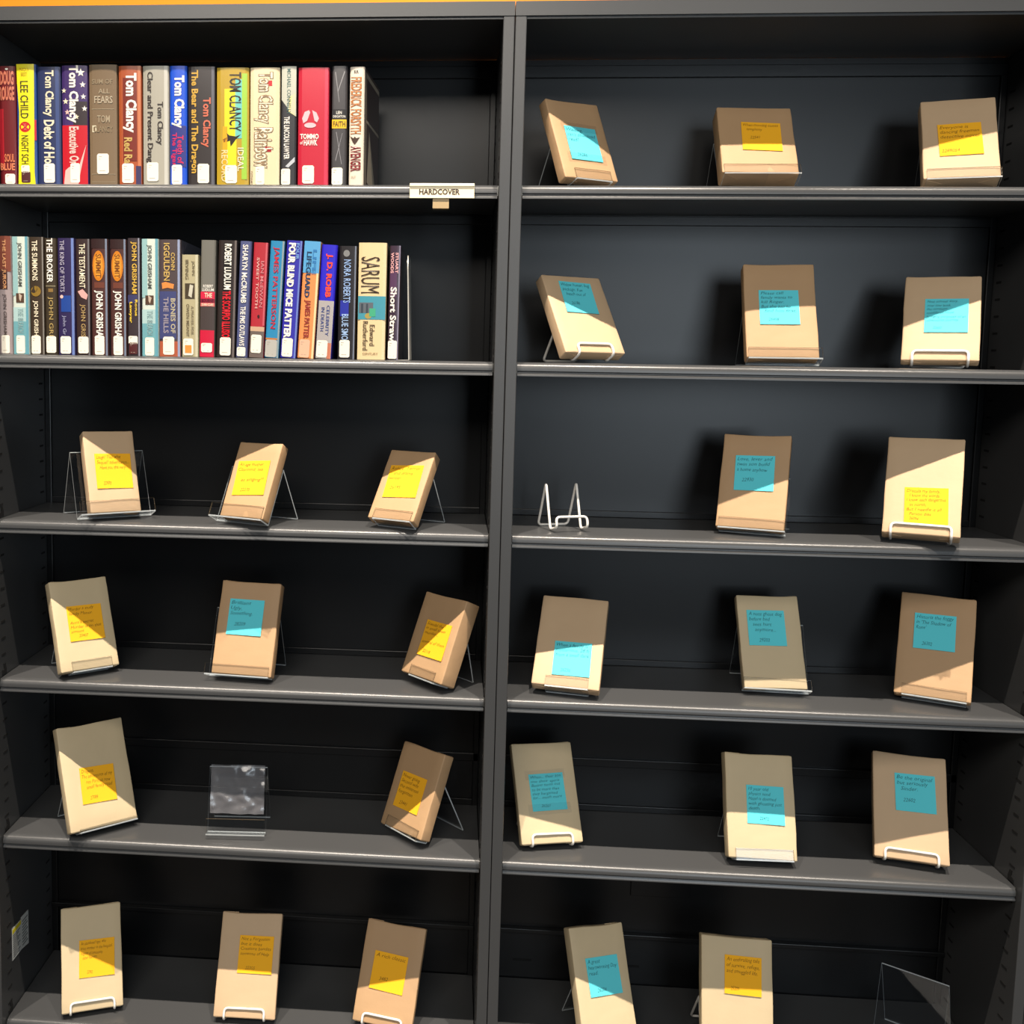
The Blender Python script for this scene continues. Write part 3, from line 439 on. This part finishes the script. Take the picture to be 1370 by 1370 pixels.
q.add([(xr+.0003, .03, .01), (xr+.0003, .12, .004), (xr+.0003, .05, .1)], [(0, 1, 2)])
q.obj('cover_art', cmat((196, 182, 158)), last)['kind'] = 'stuff'
# thin steel bookend leaning at the end of the second row
be = thing('bookend', 'thin grey steel bookend standing after the last book on the second shelf', 'bookend', (-.1640, .035, ZS[2]), (0, -.03, 0))
n = 10; pr = [(.0, .0), (.11, .0)]+[(.11-.025+.025*math.cos(a), .155+.025*math.sin(a)) for a in [math.pi/2*i/n for i in range(n+1)]]+[(.025-.025*math.sin(a), .155+.025*math.cos(a)) for a in [math.pi/2*i/n for i in range(n+1)]]
v = [(-.0008, y, z+.001) for y, z in pr]+[(.0008, y, z+.001) for y, z in pr]; N = len(pr)
mk('upright_plate', v, [tuple(range(N)), tuple(range(2*N-1, N-1, -1))]+[(i, i+N, (i+1) % N+N, (i+1) % N) for i in range(N)], mat('grey_bookend', (196, 192, 182), rough=.4, metal=.3), be)
q = G(); q.box(-.05, -.0008, .002, .10, .0003, .0012); q.obj('foot_plate', MATS['grey_bookend'], be)

# ---------------------------------------------------------------- wrapped books on easels
def wrapped_body(w_, T_, h, seed):
    bm = bmesh.new(); bmesh.ops.create_cube(bm, size=1)
    for v in bm.verts: v.co = Vector((v.co.x*w_, (v.co.y+.5)*T_, (v.co.z+.5)*h))
    bmesh.ops.bevel(bm, geom=bm.edges[:], offset=.0026, segments=3, profile=.5, affect='EDGES')
    lng = [e for e in bm.edges if e.calc_length() > .04]
    bmesh.ops.subdivide_edges(bm, edges=lng, cuts=7, use_grid_fill=True)
    rs = random.Random(seed); off = Vector((rs.random()*50, rs.random()*50, rs.random()*50))
    for v in bm.verts:
        n1 = noise.noise(v.co*16+off); n2 = noise.noise(v.co*45+off)
        d = Vector((v.co.x*0, 1, 0)) if abs(v.co.x) < w_/2-.004 else Vector((1, 0, 0))
        v.co += d*(n1*.0009+n2*.0004)*(1 if v.co.y > .001 or True else 0)
        if v.co.z > h-.004: v.co.z += n1*.0022+.0012*(abs(v.co.x)/(w_/2))**6*rs.uniform(.2, 1)
        # slight pillow of the paper at the faces' edges
        if v.co.y < .0012: v.co.y += .0006*(abs(v.co.x)/(w_/2))**4
    me = bpy.data.meshes.new('paper_wrap'); bm.to_mesh(me); bm.free()
    me.polygons.foreach_set('use_smooth', [True]*len(me.polygons)); return me
ROWN = {1: 'top', 2: 'second', 3: 'third', 4: 'fourth', 5: 'fifth', 6: 'bottom'}
POS = {'a': 'left', 'b': 'middle', 'c': 'right'}
FLAPM = PAPERS
def acrylic_easel(label, O, yaw, lean, T_, wd, off, back_h, lip, group, leg=.075):
    # O: the book's bottom front edge, world; profile in the (back, up) plane of the easel's own heading
    root = thing('acrylic_easel', label, 'easel', (O.x, O.y, O.z), (0, 0, yaw), group)
    v_ = Vector((math.sin(lean), math.cos(lean))); b_ = Vector((math.cos(lean), -math.sin(lean)))     # up-along-book, into-book (back, up)
    t = .0024; zf = -O_drop
    p1 = -b_*(t*.75)-v_*(t*.7); p0 = p1+v_*(lip+t)
    p2 = p1+b_*(T_+t*1.6); p3 = p2+v_*back_h
    foot = Vector((p3.x+leg, zf+.0014))
    def plate(name, path, wl, wr, mats=(ACRYL, EDGE)):
        a, b = strip_profile([tuple(p) for p in path], t)
        n = len(path); vs = []; fs = []; ms = []
        for x in (wl, wr): vs += [(x, p.x, p.y) for p in a]+[(x, p.x, p.y) for p in b]
        m2 = 2*n
        for i in range(n-1):
            fs += [(i, i+1, i+1+m2, i+m2), (n+i, n+i+m2, n+i+1+m2, n+i+1)]; ms += [0, 0]
            fs += [(i, n+i, n+i+1, i+1), (m2+i, m2+i+1, m2+n+i+1, m2+n+i)]; ms += [1, 1]
        fs += [(0, m2, m2+n, n), (n-1, 2*n-1, m2+2*n-1, m2+n-1)]; ms += [1, 1]
        return mk(name, vs, fs, mats, root, False, ms)
    wl, wr = off-wd/2, off+wd/2
    plate('front_lip', [p0, p1], wl, wr, (ACRYL, EDGED)); plate('tray', [p1, p2], wl, wr); plate('back_plate', [p2, p3], wl, wr); plate('support_leg', [p3, foot], wl, wr)
    return root
def wire_easel(label, O, yaw, lean, T_, wd, lip, group, back_h=.085, depth=.045):
    root = thing('wire_easel', label, 'easel', (O.x, O.y, O.z), (0, 0, yaw), group)
    v_ = Vector((math.sin(lean), math.cos(lean))); b_ = Vector((math.cos(lean), -math.sin(lean))); r = .0023
    pf = -b_*(r*1.15)-v_*(r*1.2); pl = pf+v_*(lip+r); pb = pf+b_*(T_+r*2.4)
    ap = pb+v_*back_h; zf = -O_drop+r*1.05
    # keep the hooks on or above the shelf
    pb = Vector((pb.x, max(pb.y, zf)))
    ft = Vector((ap.x+depth, zf))
    s = wd/2
    P = lambda x, p: (x, p.x, p.y)
    pts = [P(-s, pl), P(-s, pf), P(-s, pb), P(-s, ap), P(-s, ft), P(s, ft), P(s, ap), P(s, pb), P(s, pf), P(s, pl)]
    tube(pts, r, 'wire_frame', WIRE, root, closed=True, corner=.008)
    return root
NOTE = .0655
TONE = {k: 'pale' for k in ('L4a', 'L5a', 'R4b', 'R5a', 'R5b', 'R6a', 'R6b', 'L6a')}
TONE.update({k: 'brown' for k in ('L3b', 'L3c', 'L4b', 'L4c', 'L5c', 'L6c', 'R1a', 'R1b', 'R2b', 'R3b', 'R4c')})
KEYS = {'a': 'a'}
for i, (row, bn, ps, T_, x, y, yw, lean, rl, w_, h, sx, sz, sa, colr, st, wd, lines) in enumerate(WRAPPED):
    O_drop = .005+T_*abs(math.sin(lean))
    z0 = ZS[row]+O_drop+abs(math.sin(rl))*w_/2
    O = Vector((x, y, z0))
    n = Vector((math.sin(yw), -math.cos(yw), 0)); u = Vector((math.cos(yw), math.sin(yw), 0)); zz = Vector((0, 0, 1))
    v_ = zz*math.cos(lean)-n*math.sin(lean); nn = n*math.cos(lean)+zz*math.sin(lean)
    u2 = u*math.cos(rl)+v_*math.sin(rl); v2 = -u*math.sin(rl)+v_*math.cos(rl)
    M4 = Matrix((u2, -nn, v2)).transposed().to_4x4(); M4.translation = O
    cn = 'cyan' if colr == 'c' else 'yellow'
    place = '%s on the %s shelf, %s bay' % (POS[ps], ROWN[row], bn)
    if (row, bn) == (3, 'right'): place = {'b': 'beside the empty wire easel, third shelf, right bay', 'c': 'right on the third shelf, right bay'}[ps]
    if (row, bn) == (5, 'left'): place = {'a': 'left of the empty easel, fifth shelf, left bay', 'c': 'right of the empty easel, fifth shelf, left bay'}[ps]
    o = thing('wrapped_book', 'brown paper wrapped book, %s note, %s' % (cn, place), 'book', matrix=M4, group='brown paper wrapped mystery books')
    PM = PAPERS[{'pale': 2, 'brown': 1, 'tan': 0}[TONE.get((bn[0].upper()+str(row)+ps), 'tan')]]
    me = wrapped_body(w_, T_, h, i); me.materials.append(PM)
    b = bpy.data.objects.new('paper_wrap', me); COL.objects.link(b); b.parent = o
    # folded ends of the paper, top and bottom
    for zt, sg in ((h, 1), (0, -1)):
        q = G(); e = .0005
        ya, yb = .003, T_-.003
        zz0 = zt-.001*sg; zz1 = zt+.0007*sg
        for xa, xb in ((-w_/2+.004, -w_/2+.03), (w_/2-.03, w_/2-.004)):
            sgn = 1 if xa < 0 else -1; xo, xi = (xa, xb) if xa < 0 else (xb, xa)
            vs = [(xo, ya, zz0), (xo, yb, zz0), (xi, (ya+yb)/2, zz0), (xo, ya, zz1), (xo, yb, zz1), (xi, (ya+yb)/2, zz1)]
            q = G(); q.add(vs, [(0, 1, 2), (5, 4, 3), (0, 3, 4, 1), (1, 4, 5, 2), (2, 5, 3, 0)]); q.obj('folded_flap', PM, b)
    # sticky note, slightly curled at its lower edge
    ca, sa_ = math.cos(sa), math.sin(sa); S = NOTE/2; vs = []; fs = []; K = 6
    def note_pt(a, b_, lift=0.0):       # a,b in -1..1
        X_ = sx+(a*ca-b_*sa_)*S; Z_ = sz+(a*sa_+b_*ca)*S
        return (X_, -.0011-lift-.0008*max(0, -b_-.5), Z_)
    for j in range(K+1):
        for k in range(K+1): vs.append(note_pt(-1+2*k/K, -1+2*j/K))
    for j in range(K):
        for k in range(K): a = j*(K+1)+k; fs.append((a, a+1, a+K+2, a+K+1))
    nb = len(vs); vs += [(a, b_+.0004, c) for a, b_, c in vs]; fs += [tuple(q_+nb for q_ in f_[::-1]) for f_ in fs]
    rim = [k for k in range(K+1)]+[j*(K+1)+K for j in range(1, K+1)]+[K*(K+1)+k for k in range(K-1, -1, -1)]+[j*(K+1) for j in range(K-1, 0, -1)]
    fs += [(rim[k], rim[k]+nb, rim[(k+1) % len(rim)]+nb, rim[(k+1) % len(rim)]) for k in range(len(rim))]
    note = mk('sticky_note', vs, fs, CYAN if colr == 'c' else YELLOW, o)
    q = G(); rs = random.Random(100+i)
    nl = len(lines); lh = 1.78/max(nl, 6); cw = min(.128, 1.78/max(len(l) for l in lines))
    for li, l in enumerate(lines):
        s_ = l.strip()
        if not s_: continue
        ind = len(l)-len(l.lstrip())
        gv, gf, a0, a1, b0, b1 = glyphs(s_, -.009, .25)
        if li == nl-1: q.obj('handwriting', INKB if colr == 'c' else INKY, note); q = G()
        base = .93-lh*(li+.78); tilt = rs.uniform(-.02, .03); hh = lh*.95; kx = cw*len(s_)/(a1-a0)
        pts = []
        for gx, gy in gv:
            px = -.9+ind*cw*.8+(gx-a0)*kx; py = base+gy*hh+tilt*(gx-a0)*.2+.012*math.sin(gx*2.3+li)
            px = min(px, .97); pts.append(note_pt(px, py, .00025))
        q.add(pts, gf)
    q.obj('handwritten_number', INKB if colr == 'c' else INKY, note)
    if (row, bn, ps) in ((5, 'right', 'a'), (1, 'right', 'a')):
        q = G(); q.add([note_pt(a, b_, .0005) for a, b_ in ((-1.25, -1.2), (1.2, -1.2), (1.2, -.62), (-1.25, -.62))], [(0, 1, 2, 3)])
        if ps == 'a': q.obj('clear_tape', TAPE, o); q = G(); q.add([note_pt(a, b_, .0005) for a, b_ in ((-1.2, .7), (1.1, .7), (1.1, 1.2), (-1.2, 1.2))], [(0, 1, 2, 3)])
        q.obj('clear_tape', TAPE, o)
    Oe = Vector((x, y, z0)); yaw_e = yw
    if st == 'clear':
        offx = {(3, 'left', 'a'): .004, (3, 'left', 'b'): -.012, (4, 'left', 'b'): -.008, (4, 'right', 'b'): .003, (2, 'right', 'b'): .004, (5, 'left', 'a'): .008}.get((row, bn, ps), .003)
        bh = .125 if (row, bn, ps) in ((3, 'left', 'a'), (4, 'left', 'b'), (4, 'right', 'b')) else .105
        acrylic_easel('clear acrylic easel under the wrapped book %s' % place, Oe, yw, lean, T_, wd, offx, bh, .004 if (row, bn, ps) == (5, 'left', 'a') else .022 if (row, bn) == (3, 'left') and ps != 'c' else .017, 'clear acrylic easels', leg=.022 if (row, bn, ps) == (4, 'left', 'c') else .05)
    else:
        wire_easel('white wire easel under the wrapped book %s' % place, Oe, yw, lean, T_, .118 if (row, bn) == (6, 'right') else wd, .017, 'white wire easels', depth=.06 if (row, bn) == (6, 'right') else .045)
# empty easels
O_drop = .012
wire_easel('empty white wire easel at the left of the third shelf in the right bay', Vector((.125, .05, ZS[3]+O_drop)), .32, .30, .024, .058, .016, 'white wire easels', back_h=.085, depth=.03)
O_drop = .011
ee = acrylic_easel('empty clear acrylic easel in the middle of the fifth shelf in the left bay', Vector((-.467, .045, ZS[5]+O_drop)), .06, .20, .020, .108, 0, .118, .026, 'clear acrylic easels', leg=.05)
# crinkled plastic film left on the empty easel's back plate
bm = bmesh.new(); bmesh.ops.create_grid(bm, x_segments=26, y_segments=26, size=.5)
for v in bm.verts:
    a, b_ = v.co.x, v.co.y; nz = noise.noise(Vector((a*3.1, b_*3.1, 4)))*.008+noise.noise(Vector((a*8, b_*8, 9)))*.0025
    zz_ = .030+(b_+.5)*.088; v.co = Vector((a*.1, .017+math.sin(.20)*zz_*1.02-.001-abs(nz)*.8, zz_*math.cos(.2)))
me = bpy.data.meshes.new('plastic_film'); bm.to_mesh(me); bm.free(); me.materials.append(FILM)
me.polygons.foreach_set('use_smooth', [True]*len(me.polygons)); fo = bpy.data.objects.new('plastic_film', me); COL.objects.link(fo); fo.parent = ee
O_drop = .011
acrylic_easel('empty clear acrylic easel at the right of the bottom shelf in the right bay', Vector((.742, .052, ZS[6]+O_drop)), -.60, .28, .022, .112, 0, .145, .02, 'clear acrylic easels', leg=.06)
